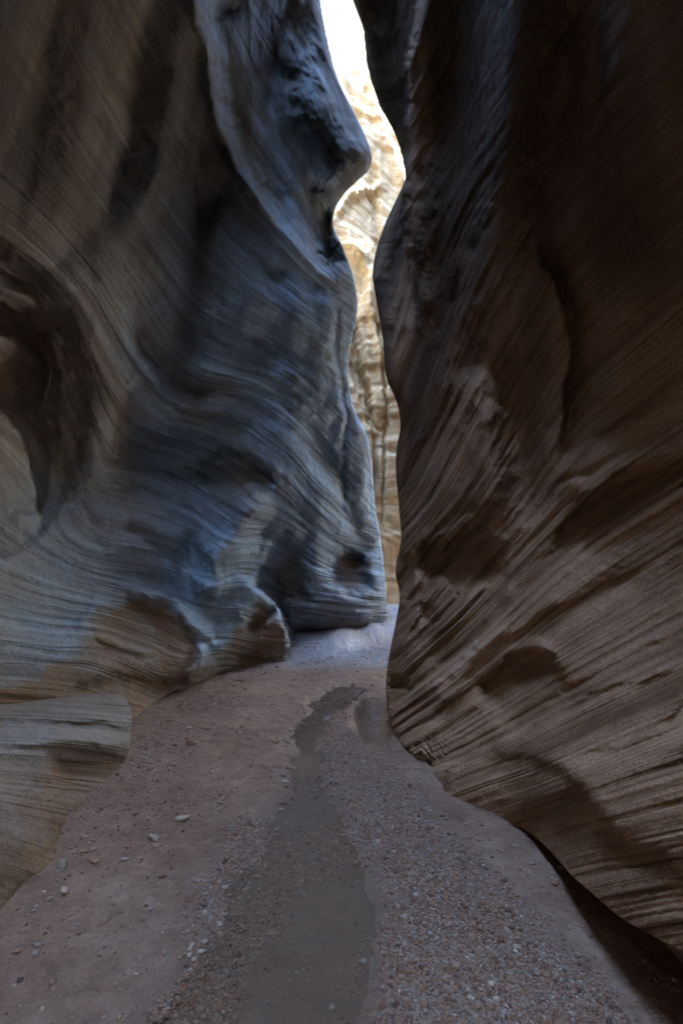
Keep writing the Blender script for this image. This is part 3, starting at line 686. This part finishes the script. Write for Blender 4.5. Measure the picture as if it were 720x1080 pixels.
# ================================================================== far golden wall, behind the slot
def far_wall():
    nu_, nv_ = 300, 520
    x = np.linspace(-9, 15, nu_); z = np.linspace(-0.6, 21.5, nv_)
    # finer columns where the slot shows them
    t = np.linspace(-1, 1, nu_); x = 0.9 + 2.2 * t + 15 * t ** 5
    X, Z = np.meshgrid(x, z)
    Yb = 15.5 + 0.35 * X + 0.10 * np.maximum(X - 2, 0) ** 2 + 0.06 * (Z - 4) * (Z > 4) * 0.5
    Yb = Yb + 0.02 * np.maximum(-X - 1, 0) ** 2
    bed = Z * 26 + 5 * np.sin(X * 1.1 + Z * 0.4) + 6 * X + 8 * fbm(X * 0.4, Z * 0.4, 0, 61, 3)
    # curved blocks: pilaster-like ribs, joints and swept hollows
    U = CX + X / 15.5 * F; V = HY - (Z - CAMZ) / 15.5 * F
    r = Relief(U, V)
    r.step([(368, 300), (368, 380), (378, 420), (392, 450), (391, 500), (396, 560), (404, 620), (405, 700)], -0.03, 1.5)
    r.step([(392, 250), (380, 330), (386, 400), (394, 450), (398, 520)], 0.02, 2.5)
    r.ridge([(372, 310), (376, 370), (390, 430), (402, 450), (412, 440)], 0.02, 2.5)
    r.ridge([(406, 250), (402, 350), (410, 420), (404, 500), (408, 580)], 0.014, 2)
    r.ridge([(352, 230), (378, 190), (410, 170)], -0.012, 5)
    r.ridge([(360, 60), (392, 160), (405, 260), (398, 330)], 0.014, 5); r.ridge([(372, 0), (402, 110), (440, 200)], -0.015, 6)
    r.ridge([(366, 230), (388, 280), (396, 330), (404, 400)], -0.014, 5)
    for k, (a, b) in enumerate(((300, 10), (330, 6), (352, -12), (374, 8), (402, 4), (432, -7), (468, 9), (520, 2), (560, -5))):
        r.step([(330, a - b), (380, a + 4), (450, a + b)], 0.006 * (1 if k % 2 else -1), 1.2, fade=0.05, reach=20)
    k1 = fbm(X * 0.9, Z * 0.25, 0, 62, 4); k2 = fbm(X * 2.5, Z * 2.0, 0, 64, 3)
    lay = layer_relief(bed * 0.8, X, 0.07, 66)
    blocks = np.clip((700 - V) / 400, 0.4, 1)
    Y = Yb * (1 + r.h) - 0.12 * k1 - 0.02 * k2 * blocks - lay
    # tall wall curls forward to the left and right to close the chamber
    P = np.stack([X, Y, Z], -1)
    top = P[-1].copy(); rows = []
    for k in range(3):
        q = top.copy(); q[:, 1] += 2.0 * (k + 1) ; q[:, 2] += 0.8 * (k + 1); rows.append(q)
    P = np.concatenate([P, np.stack(rows, 0)], 0)
    bedA = np.concatenate([bed] + [bed[-1:] + 9 * (k + 1) for k in range(3)], 0)
    nr, nc = P.shape[:2]
    st = np.clip(0.15 + 0.9 * fbm(P[..., 0] * 1.2, P[..., 2] * 0.5, 0, 67, 3), 0, 1) * 0.5 * sstep((9 - P[..., 2]) / 6)
    iron_bounce = np.clip(fbm(P[..., 0] * 0.7, P[..., 2] * 0.6, 0, 68, 3), 0, 1) * 0.5
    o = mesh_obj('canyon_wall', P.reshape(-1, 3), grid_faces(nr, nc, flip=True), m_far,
                 attrs=dict(bed=bedA, stain_shade=st, iron_bounce=iron_bounce, dist=np.full((nr, nc), 3.0)))
    return o
far = far_wall()
tag(far, 'sunlit golden sandstone canyon wall seen through the narrow gap between the dark walls', 'rock wall')
m_far.node_tree.nodes

# ================================================================== ground and stream
def stream_edges(y):
    """left and right bank of the shallow channel at a distance y"""
    yy = [1.2, 1.69, 1.85, 2.1, 2.35, 2.6, 3.0, 3.4, 4.0, 4.6, 5.2, 5.8, 6.4, 7.0, 8.0, 9.0, 10.5, 12.5, 16]
    #      depth -> left u, right u
    lu = [110, 150, 186, 226, 240, 258, 272, 300, 306, 303, 318, 330, 352, 345, 320, 312, 318, 330, 340]
    ru = [395, 385, 392, 403, 396, 384, 362, 350, 341, 338, 345, 378, 388, 372, 340, 334, 344, 362, 372]
    l = np.interp(y, yy, lu); r = np.interp(y, yy, ru)
    return (l - CX) / F * y, (r - CX) / F * y

def ground_height(x, y):
    l, r = stream_edges(y)
    wob = 0.06 * vnoise(x * 3, y * 3, 0, 201) + 0.035 * vnoise(x * 8, y * 8, 0, 202) + 0.02 * vnoise(x * 22, y * 22, 0, 212)
    ins = np.minimum(x - l, r - x) + wob * np.clip(y / 4, 0.5, 1.3)      # >0 inside the channel
    z = 0.028 * (1 - sstep((ins + 0.10) / 0.20)) * 1.0 - 0.030 * sstep((ins + 0.02) / 0.12)
    z += 0.010 * fbm(x * 0.9, y * 0.9, 0, 203, 3) * (1 - 0.7 * sstep(ins / 0.05))
    far_ = sstep((y - 5.9) / 1.2)
    z = z * (1 - far_) + far_ * (0.012 + 0.012 * fbm(x * 2.2, y * 1.3, 0, 205, 4))
    out = sstep((-ins - 0.02) / 0.1)
    z += 0.005 * fbm(x * 12, y * 12, 0, 204, 4, 0.6) * (0.35 + out) + 0.010 * fbm(x * 3.2, y * 3.2, 0, 206, 3) * out + 0.010 * np.maximum(fbm(x * 9, y * 9, 0, 208, 3) - 0.35, 0) * sstep(0.5 + fbm(x * 1.4, y * 1.4, 0, 209, 2)) * out
    # left bank rises towards the wall, right gravel bar domes
    z += 0.05 * sstep((l - x - 0.2) / 1.1) 
    z += 0.035 * sstep((x - r - 0.05) / 0.35) * sstep((6 - y) / 1.5)
    # wet trench along the foot of the right wall
    z -= 0.05 * sstep((x - (1.55 - 0.24 * y) ) / 0.25) * sstep((3.6 - y) / 0.8)
    # still pool against the wall foot
    px = np.exp(-(((x - 0.33 + 0.05 * vnoise(x * 3, y * 2, 0, 207)) / 0.21) ** 2 + ((y - 5.05) / 0.95) ** 2) ** 2)
    z = z * (1 - px) - 0.05 * px
    # sandy apron banked against the far part of the left wall
    fx = np.interp(y, [8.2, 9.9, 11.6, 14], [-0.95, 0.15, 0.95, 2.0])
    z += 0.30 * np.exp(-(np.maximum(x - fx, 0) / 0.45) ** 2) * sstep((y - 8.35) / 0.7) * (0.8 + 0.3 * vnoise(x * 2, y * 2, 0, 215))
    # narrower banks of silt against the near walls
    # far: rising sandy apron at the foot of the walls
    z += 0.12 * sstep((y - 9.0) / 4.0)
    return z

def ground():
    ys = np.concatenate([np.linspace(-60, 0.2, 26)[:-1], 1.5 / np.linspace(1.5 / 0.2, 1.5 / 1.2, 20)[:-1], 1.5 / np.linspace(1.5 / 1.2, 1.5 / 14.0, 620)[:-1], np.linspace(14, 120, 30)])
    t = np.linspace(-1, 1, 420)
    xs = 3.2 * t + 60 * t ** 15
    X, Y = np.meshgrid(xs, ys)
    Z = ground_height(X, Y)
    l, r = stream_edges(Y)
    bank = np.clip(1 - np.abs(np.minimum(X - l, r - X)) * 4, 0, 1)
    inside = sstep((np.minimum(X - l, r - X) + 0.12) / 0.15) * (1 - sstep((Y - 6.2) / 1))
    damp_skylight = sstep((Y - 7.2) / 1.5) * np.clip(0.75 + 0.6 * fbm(X * 1.2, Y * 0.8, 0, 221, 3), 0, 1)  # far floor: damp gloss, and mask for the painted skylight
    grav = gravel_density(X, Y)
    P = np.stack([X, Y, Z], -1)
    return mesh_obj('ground', P.reshape(-1, 3), grid_faces(*X.shape, flip=True), m_ground, attrs=dict(wet=inside, gravel=grav, damp_skylight=damp_skylight))

def gravel_density(x, y):
    """how much pebble cover lies at a place (0..1)"""
    u = CX + x / y.clip(0.5) * F; v = HY + CAMZ / y.clip(0.5) * F
    l, r = stream_edges(y)
    n = fbm(x * 2.2, y * 2.2, 0, 211, 3)
    bar = sstep((x - r + 0.08 + 0.12 * n) / 0.16) * sstep((1.42 - 0.27 * y - x + 0.1 * n) / 0.22) * sstep((5.4 - y) / 0.6)
    s = np.minimum(x - l, r - x)
    rimL = np.exp(-((x - l + 0.05) / 0.07) ** 2) * sstep((n + 0.25) / 0.3) * sstep((7 - y) / 2) * sstep((y - 2.0) / 0.3)
    g = np.maximum(bar, rimL * 0.9)
    scat = 0.16 * sstep((n + 0.2) / 0.6) * ((x < l) | (y > 5)) * sstep((10 - y) / 1) * sstep((y - 2.0) / 2) + 0.02
    bed = (0.30 + 0.35 * sstep((2.6 - y) / 1.0)) * (s > 0) * sstep((n + 0.3) / 0.5)
    return np.clip(g + scat + bed, 0, 1)

# ground material: purple-brown mud, darker and smoother where wet
m_ground, nt, out, N, L = nodes('canyon_mud')
geo = N('ShaderNodeTexCoord').outputs['Object']
def nz(s, d=4, r=0.6, dist=0.0):
    n = N('ShaderNodeTexNoise'); n.inputs['Scale'].default_value = s; n.inputs['Detail'].default_value = d; n.inputs['Roughness'].default_value = r
    n.inputs['Distortion'].default_value = dist; L(geo, n.inputs['Vector']); return n.outputs['Fac']
wet = N('ShaderNodeAttribute', attribute_name='wet').outputs['Fac']
grv = N('ShaderNodeAttribute', attribute_name='gravel').outputs['Fac']
big, med, sml = nz(1.6, 4), nz(11, 5, 0.65, 0.3), nz(90, 4, 0.7)
col = ramp(N, L, mathn(N, L, 'ADD', mathn(N, L, 'MULTIPLY', big, 0.5), mathn(N, L, 'MULTIPLY', med, 0.5)),
           [(0.38, (0.165, 0.085, 0.050)), (0.52, (0.27, 0.158, 0.096)), (0.64, (0.37, 0.24, 0.155))]).outputs[0]
vor = N('ShaderNodeTexVoronoi'); vor.inputs['Scale'].default_value = 95; L(geo, vor.inputs['Vector'])
pc = ramp(N, L, vor.outputs['Color'], [(0.0, (0.12, 0.07, 0.05)), (0.4, (0.22, 0.15, 0.12)), (0.75, (0.30, 0.23, 0.19)), (1.0, (0.42, 0.37, 0.34))]).outputs[0]
col = mixc(N, L, mathn(N, L, 'MULTIPLY', grv, 0.8, clamp=True), col, pc)
col = mixc(N, L, 1.0, col, ramp(N, L, sml, [(0.3, 0.75), (0.7, 1.2)]).outputs[0], 'MULTIPLY')
col = mixc(N, L, mathn(N, L, 'MULTIPLY', N('ShaderNodeAttribute', attribute_name='damp_skylight').outputs['Fac'], 0.85), col, (0.32, 0.345, 0.37))  # pale blue skylight painted into the far floor's colour
col = mixc(N, L, mathn(N, L, 'MULTIPLY', wet, 0.55), col, (0.19, 0.125, 0.085))
b = N('ShaderNodeBsdfPrincipled'); L(col, b.inputs['Base Color'])
damp_skylight = N('ShaderNodeAttribute', attribute_name='damp_skylight').outputs['Fac']
L(mathn(N, L, 'SUBTRACT', mathn(N, L, 'ADD', mathn(N, L, 'MULTIPLY', med, 0.4), 0.42), mathn(N, L, 'MULTIPLY', damp_skylight, 0.38)), b.inputs['Roughness'])
h = mathn(N, L, 'ADD', mathn(N, L, 'MULTIPLY', sml, 0.006), mathn(N, L, 'MULTIPLY', med, 0.030))
h = mathn(N, L, 'ADD', h, mathn(N, L, 'MULTIPLY', mathn(N, L, 'SUBTRACT', 1.0, vor.outputs['Distance']), mathn(N, L, 'MULTIPLY', grv, 0.006)))
bp = N('ShaderNodeBump'); bp.inputs['Strength'].default_value = 0.9; bp.inputs['Distance'].default_value = 1.0
L(h, bp.inputs['Height']); L(bp.outputs[0], b.inputs['Normal']); L(b.outputs[0], out.inputs[0])

tag(ground(), kind='structure')

# water: thin clear silty film over the bed
m_water, nt, out, N, L = nodes('silty_water')
geo = N('ShaderNodeTexCoord').outputs['Object']
n1 = N('ShaderNodeTexNoise'); n1.inputs['Scale'].default_value = 9; n1.inputs['Detail'].default_value = 3; L(geo, n1.inputs['Vector'])
bp = N('ShaderNodeBump'); bp.inputs['Strength'].default_value = 0.10; bp.inputs['Distance'].default_value = 0.03; L(n1.outputs['Fac'], bp.inputs['Height'])
fr = N('ShaderNodeFresnel'); fr.inputs['IOR'].default_value = 1.33; L(bp.outputs[0], fr.inputs['Normal'])
tr = N('ShaderNodeBsdfTransparent'); tr.inputs[0].default_value = (0.88, 0.84, 0.78, 1)
si = N('ShaderNodeBsdfDiffuse'); si.inputs[0].default_value = (0.30, 0.20, 0.13, 1)
gl = N('ShaderNodeBsdfGlossy')
sp = N('ShaderNodeSeparateXYZ'); L(geo, sp.inputs[0])      # running water is ruffled, the pool under the wall is still
mr = N('ShaderNodeMapRange'); L(sp.outputs[1], mr.inputs[0]); mr.inputs[1].default_value = 3.9; mr.inputs[2].default_value = 4.6; mr.inputs[3].default_value = 0.5; mr.inputs[4].default_value = 0.05
L(mr.outputs[0], gl.inputs['Roughness']); L(bp.outputs[0], gl.inputs['Normal'])
m1 = N('ShaderNodeMixShader'); m1.inputs[0].default_value = 0.12; L(tr.outputs[0], m1.inputs[1]); L(si.outputs[0], m1.inputs[2])
m2 = N('ShaderNodeMixShader'); mf = N('ShaderNodeMapRange'); L(sp.outputs[1], mf.inputs[0]); mf.inputs[1].default_value = 3.9; mf.inputs[2].default_value = 4.6; mf.inputs[3].default_value = 0.6; mf.inputs[4].default_value = 1.0
L(mathn(N, L, 'MULTIPLY', fr.outputs[0], mf.outputs[0]), m2.inputs[0]); L(m1.outputs[0], m2.inputs[1]); L(gl.outputs[0], m2.inputs[2])
L(m2.outputs[0], out.inputs[0])
ys = np.linspace(0.6, 9.6, 200); ts = np.linspace(0, 1, 24)
l, r_ = stream_edges(ys)
l = l - 0.25; r_ = r_ + 0.25
r_ = np.maximum(r_, np.where((ys > 4.4) & (ys < 7), 0.62, -9))
X = l[:, None] + (r_ - l)[:, None] * ts[None]; Y = np.repeat(ys[:, None], 24, 1)
wat = mesh_obj('water', np.stack([X, Y, np.full_like(X, -0.004)], -1).reshape(-1, 3), grid_faces(200, 24, flip=True), m_water)
tag(wat, kind='structure')

# ================================================================== gravel and stones
def ico():
    import bmesh
    bm = bmesh.new(); bmesh.ops.create_icosphere(bm, subdivisions=1, radius=1)
    v = np.array([x.co[:] for x in bm.verts]); f = np.array([[q.index for q in p.verts] for p in bm.faces]); bm.free(); return v, f
def ico2():
    import bmesh
    bm = bmesh.new(); bmesh.ops.create_icosphere(bm, subdivisions=2, radius=1)
    v = np.array([x.co[:] for x in bm.verts]); f = np.array([[q.index for q in p.verts] for p in bm.faces]); bm.free(); return v, f
m_stone, nt, out, N, L = nodes('pebble_stone')
tint = N('ShaderNodeAttribute', attribute_name='tint').outputs['Fac']
geo = N('ShaderNodeTexCoord').outputs['Object']
n1 = N('ShaderNodeTexNoise'); n1.inputs['Scale'].default_value = 120; n1.inputs['Detail'].default_value = 4; L(geo, n1.inputs['Vector'])
col = ramp(N, L, tint, [(0.0, (0.07, 0.045, 0.038)), (0.2, (0.22, 0.10, 0.055)), (0.42, (0.33, 0.18, 0.105)), (0.62, (0.36, 0.23, 0.145)), (0.8, (0.30, 0.24, 0.19)), (0.93, (0.50, 0.38, 0.27)), (1.0, (0.64, 0.56, 0.48))]).outputs[0]
col = mixc(N, L, 1.0, col, ramp(N, L, n1.outputs['Fac'], [(0.3, 0.75), (0.7, 1.2)]).outputs[0], 'MULTIPLY')
b = N('ShaderNodeBsdfPrincipled'); L(col, b.inputs['Base Color']); b.inputs['Roughness'].default_value = 0.6
bp = N('ShaderNodeBump'); bp.inputs['Strength'].default_value = 0.5; bp.inputs['Distance'].default_value = 0.004; L(n1.outputs['Fac'], bp.inputs['Height']); L(bp.outputs[0], b.inputs['Normal'])
L(b.outputs[0], out.inputs[0])

def rot3(n):
    q = rng.normal(size=(n, 4)); q /= np.linalg.norm(q, axis=1)[:, None]
    w, x, y, z = q.T
    return np.stack([1-2*(y*y+z*z), 2*(x*y-z*w), 2*(x*z+y*w), 2*(x*y+z*w), 1-2*(x*x+z*z), 2*(y*z-x*w), 2*(x*z-y*w), 2*(y*z+x*w), 1-2*(x*x+y*y)], -1).reshape(n, 3, 3)
def gravel():
    v, f = ico(); n0 = 420000
    yy = 1.5 / rng.uniform(1.5 / 9.5, 1.5 / 1.45, n0); yy = np.where(rng.rand(n0) < 0.5, yy, rng.uniform(1.5, 6, n0))
    xx = rng.uniform(-1.7, 1.7, n0) * np.clip(yy / 2.4, 0.8, 1)
    keep = rng.rand(n0) < gravel_density(xx, yy) * 0.85
    x, y = xx[keep][:62000], yy[keep][:62000]; n = len(x)
    size = np.exp(rng.normal(math.log(0.0044), 0.48, n)).clip(0.002, 0.018) * (0.8 + 0.10 * y)
    sc = np.stack([np.ones(n), rng.uniform(0.6, 1.0, n), rng.uniform(0.35, 0.7, n)], -1) * size[:, None]
    V = v[None] * (1 + 0.22 * rng.uniform(-1, 1, (n, len(v), 1))) * sc[:, None]
    a = rng.uniform(0, 6.283, n); tl = rng.normal(0, 0.35, n)
    c, s = np.cos(a), np.sin(a)
    X = V[..., 0] * c[:, None] - V[..., 1] * s[:, None]; Y = V[..., 0] * s[:, None] + V[..., 1] * c[:, None]
    Z = V[..., 2] + X * np.tan(tl)[:, None] * 0.5
    zz = ground_height(x, y) + size * 0.18
    P = np.stack([X + x[:, None], Y + y[:, None], Z + zz[:, None]], -1).reshape(-1, 3)
    Fc = (f[None] + (np.arange(n) * len(v))[:, None, None]).reshape(-1, 3)
    tint = np.repeat(np.clip(rng.beta(2.2, 2.2, n), 0, 1), len(v))
    o = mesh_obj('gravel', P, Fc, m_stone, smooth=False, attrs=dict(tint=tint))
    tag(o, 'fine reddish pebble gravel covering the bar beside the stream', None, None, 'stuff')
gravel()

def stone(name, u, v, wpx, asp, flat, tintv, label, group=None, seed=0, tilt=0.1):
    """one loose stone lying on the bed where the sight line through (u, v) meets the ground"""
    rs = np.random.RandomState(1000 + seed)
    d = CAMZ * F / (v - HY)
    for _ in range(4):
        x = (u - CX) / F * d
        z = float(ground_height(np.array([x]), np.array([d]))[0]); d = (CAMZ - z) * F / (v - HY)
    rad = wpx / F * d / 2
    vv, ff = ico2()
    # angular chip: cut the ball with a few random planes
    P = vv.copy()
    for k in range(9):
        nrm = rs.normal(size=3); nrm /= np.linalg.norm(nrm); dd = rs.uniform(0.42, 0.78)
        over = P @ nrm - dd; P = P - np.where(over > 0, over, 0)[:, None] * nrm * 0.98
    P = P * (1 + 0.05 * rs.uniform(-1, 1, (len(P), 1)))
    P = P * np.array([1, asp, flat]) * rad * 1.12
    a = rs.uniform(-0.6, 0.6); c, s = math.cos(a), math.sin(a)
    P = np.stack([P[:, 0] * c - P[:, 1] * s, P[:, 0] * s + P[:, 1] * c, P[:, 2]], -1)
    P[:, 2] += P[:, 0] * tilt * rs.uniform(-1, 1)
    o = mesh_obj(name, P, ff, m_stone, smooth=False, attrs=dict(tint=np.full(len(P), tintv * 0.94)))
    o.location = (x, d, z + rad * flat * 0.45)
    return tag(o, label, 'stone', group)

named = [
 ('stone', 192, 864, 17, 0.8, 0.25, 0.93, 'flat pale oval stone lying alone on the mud halfway between the ledge and the stream'),
 ('stone', 162, 886, 14, 0.8, 0.6, 0.95, 'pale upright chunk of stone beside a brown one, in the middle of the mud bank'),
 ('stone', 164, 893, 11, 0.8, 0.5, 0.55, 'brown stone leaning against the pale chunk in the middle of the mud bank'),
 ('stone', 199, 786, 10, 0.9, 0.8, 0.40, 'round reddish-brown cobble on the upper mud bank below the left buttress'),
 ('stone', 66, 916, 12, 0.7, 1.0, 0.88, 'tall cream wedge-shaped stone at the foot of the low ledge'),
 ('stone', 67, 940, 14, 0.8, 0.5, 0.98, 'bright white angular stone just off the foot of the low ledge'),
 ('stone', 52, 949, 9, 0.8, 0.5, 0.80, 'small grey stone left of the bright white one by the ledge'),
 ('stone', 100, 909, 12, 0.8, 0.5, 0.45, 'brown rounded stone a step right of the tall cream wedge'),
 ('stone', 87, 898, 13, 0.7, 0.4, 0.40, 'reddish flat stone against the foot of the low ledge'),
 ('stone', 98, 897, 7, 0.8, 0.5, 0.9, 'small pale stone next to the reddish flat one by the ledge'),
 ('stone', 130, 907, 13, 0.7, 0.25, 0.82, 'thin grey slab lying flat right of the brown rounded stone'),
 ('stone', 206, 929, 14, 0.7, 0.3, 0.78, 'flat greyish stone on the mud close to the stream edge'),
 ('stone', 38, 998, 13, 0.6, 0.4, 0.85, 'pale flat stone, upper of a pair on the near left mud'),
 ('stone', 37, 1007, 10, 0.7, 0.4, 0.88, 'pale stone, lower of a pair on the near left mud'),
 ('stone', 17, 1004, 12, 0.7, 0.4, 0.35, 'brown stone on the near left mud close to the ledge foot'),
 ('stone', 36, 961, 8, 0.7, 0.4, 0.75, 'small tan stone between the ledge foot and the pale pair'),
 ('stone', 349, 1063, 10, 0.8, 0.5, 0.9, 'pale stone in the shallow water at the bottom of the photo'),
 ('stone', 383, 1016, 11, 0.8, 0.5, 0.85, 'pale stone on the stream-side edge of the gravel bar'),
 ('stone', 496, 1054, 10, 0.8, 0.5, 0.97, 'whitish pebble in the near part of the gravel bar'),
 ('stone', 172, 926, 12, 0.4, 0.3, 0.15, 'dark thin stone with its edge up in the middle of the mud'),
]
for k, (nm, u, v, w, asp, fl, ti, lb) in enumerate(named): stone(nm, u, v, w, asp, fl, ti, lb, seed=k)
def scatter(n, fn, sz, label, group, seed, tlo=0.5, thi=1.0):
    rs = np.random.RandomState(seed)
    for k in range(n):
        u, v = fn(rs)
        w = rs.uniform(*sz)
        stone('stone', u, v, w, rs.uniform(0.6, 1), rs.uniform(0.2, 0.55), rs.uniform(tlo, thi), label, group, seed=seed * 100 + k)
scatter(60, lambda rs: (lambda t: (150 + 110 * t + rs.normal(0, 14), 792 - 62 * t + rs.normal(0, 13)))(rs.rand()), (3, 8),
        'small pale flat chip scattered on the upper mud bank below the left buttress', 'pale chips on the upper mud bank', 3, 0.6, 1.0)
def rimline(rs):
    t = rs.rand(); q = [(303, 760), (298, 800), (304, 840), (292, 868), (268, 892), (262, 922), (245, 950), (232, 975), (205, 1000), (192, 1012)]
    i = min(int(t * 9), 8); f_ = t * 9 - i
    return q[i][0] + (q[i+1][0] - q[i][0]) * f_ + rs.normal(0, 7), q[i][1] + (q[i+1][1] - q[i][1]) * f_ + rs.normal(0, 5)
scatter(75, rimline, (4, 9), 'small angular stone in the line of pebbles along the left edge of the stream', 'pebbles along the left stream edge', 4, 0.25, 1.0)
scatter(35, lambda rs: (rs.uniform(50, 280), rs.uniform(840, 1060)), (3, 7),
        'tiny stone half sunk in the purple-brown mud of the left bank', 'tiny stones sunk in the mud', 5, 0.1, 0.9)

def footline(rs):
    t = rs.rand(); q = [(436, 806), (455, 836), (480, 862), (520, 872), (556, 892), (590, 925), (640, 975), (690, 1015)]
    i = min(int(t * 7), 6); f_ = t * 7 - i
    return q[i][0] + (q[i+1][0] - q[i][0]) * f_ - abs(rs.normal(0, 12)), q[i][1] + (q[i+1][1] - q[i][1]) * f_ + abs(rs.normal(0, 10))
scatter(35, footline, (3, 9), 'small stone lying along the foot of the dark right wall', 'stones along the foot of the right wall', 6, 0.1, 0.95)
def leftfoot(rs):
    t = rs.rand(); q = [(6, 990), (24, 955), (62, 912), (100, 872), (138, 836), (143, 775), (182, 742), (250, 716), (298, 701)]
    i = min(int(t * 8), 7); f_ = t * 8 - i
    return q[i][0] + (q[i+1][0] - q[i][0]) * f_ + abs(rs.normal(0, 8)), q[i][1] + (q[i+1][1] - q[i][1]) * f_ + abs(rs.normal(0, 7))
scatter(40, leftfoot, (2.5, 8), 'small stone lying against the foot of the left wall and its ledge', 'stones along the foot of the left wall', 8, 0.1, 0.95)
scatter(15, lambda rs: (rs.uniform(305, 395), rs.uniform(690, 725)), (2, 5), 'small stone on the damp floor where the canyon bends away', 'stones on the damp far floor', 7, 0.1, 0.7)
# ================================================================== light, camera, view
w = bpy.data.worlds.new('World'); bpy.context.scene.world = w; w.use_nodes = True
nt = w.node_tree; nt.nodes.clear()
sky = nt.nodes.new('ShaderNodeTexSky'); sky.sky_type = 'NISHITA'; sky.sun_disc = False
SUN_EL, SUN_AZ = R(54), R(78)      # azimuth clockwise from +Y: behind the camera and to the right
sky.sun_elevation = SUN_EL; sky.sun_rotation = SUN_AZ
sky.ozone_density = 1.2; sky.air_density = 1.0; sky.dust_density = 0.3
bg = nt.nodes.new('ShaderNodeBackground'); bg.inputs[1].default_value = 0.15
ow = nt.nodes.new('ShaderNodeOutputWorld'); nt.links.new(sky.outputs[0], bg.inputs[0]); nt.links.new(bg.outputs[0], ow.inputs[0])
from mathutils import Vector
sd = bpy.data.lights.new('sun', 'SUN'); sd.energy = 2.0; sd.angle = R(0.5); sd.color = (1.0, 0.93, 0.82)
so = bpy.data.objects.new('sun', sd); C.objects.link(so)
dirv = Vector((math.sin(SUN_AZ) * math.cos(SUN_EL), math.cos(SUN_AZ) * math.cos(SUN_EL), math.sin(SUN_EL)))
so.rotation_euler = dirv.to_track_quat('Z', 'Y').to_euler()

cd = bpy.data.cameras.new('camera'); cam = bpy.data.objects.new('camera', cd); C.objects.link(cam)
cam.location = (0, 0, CAMZ); cam.rotation_euler = (R(90), 0, 0)
cd.sensor_fit = 'HORIZONTAL'; cd.sensor_width = 24; cd.lens = 18; cd.shift_y = (HY - 540) / 720 * 1.0
cd.clip_start = 0.02; cd.clip_end = 2000
sc = bpy.context.scene; sc.camera = cam
sc.view_settings.view_transform = 'Standard'; sc.view_settings.look = 'None'; sc.view_settings.gamma = 1
sc.view_settings.exposure = 5.45
sc.cycles.max_bounces = 14; sc.cycles.diffuse_bounces = 10
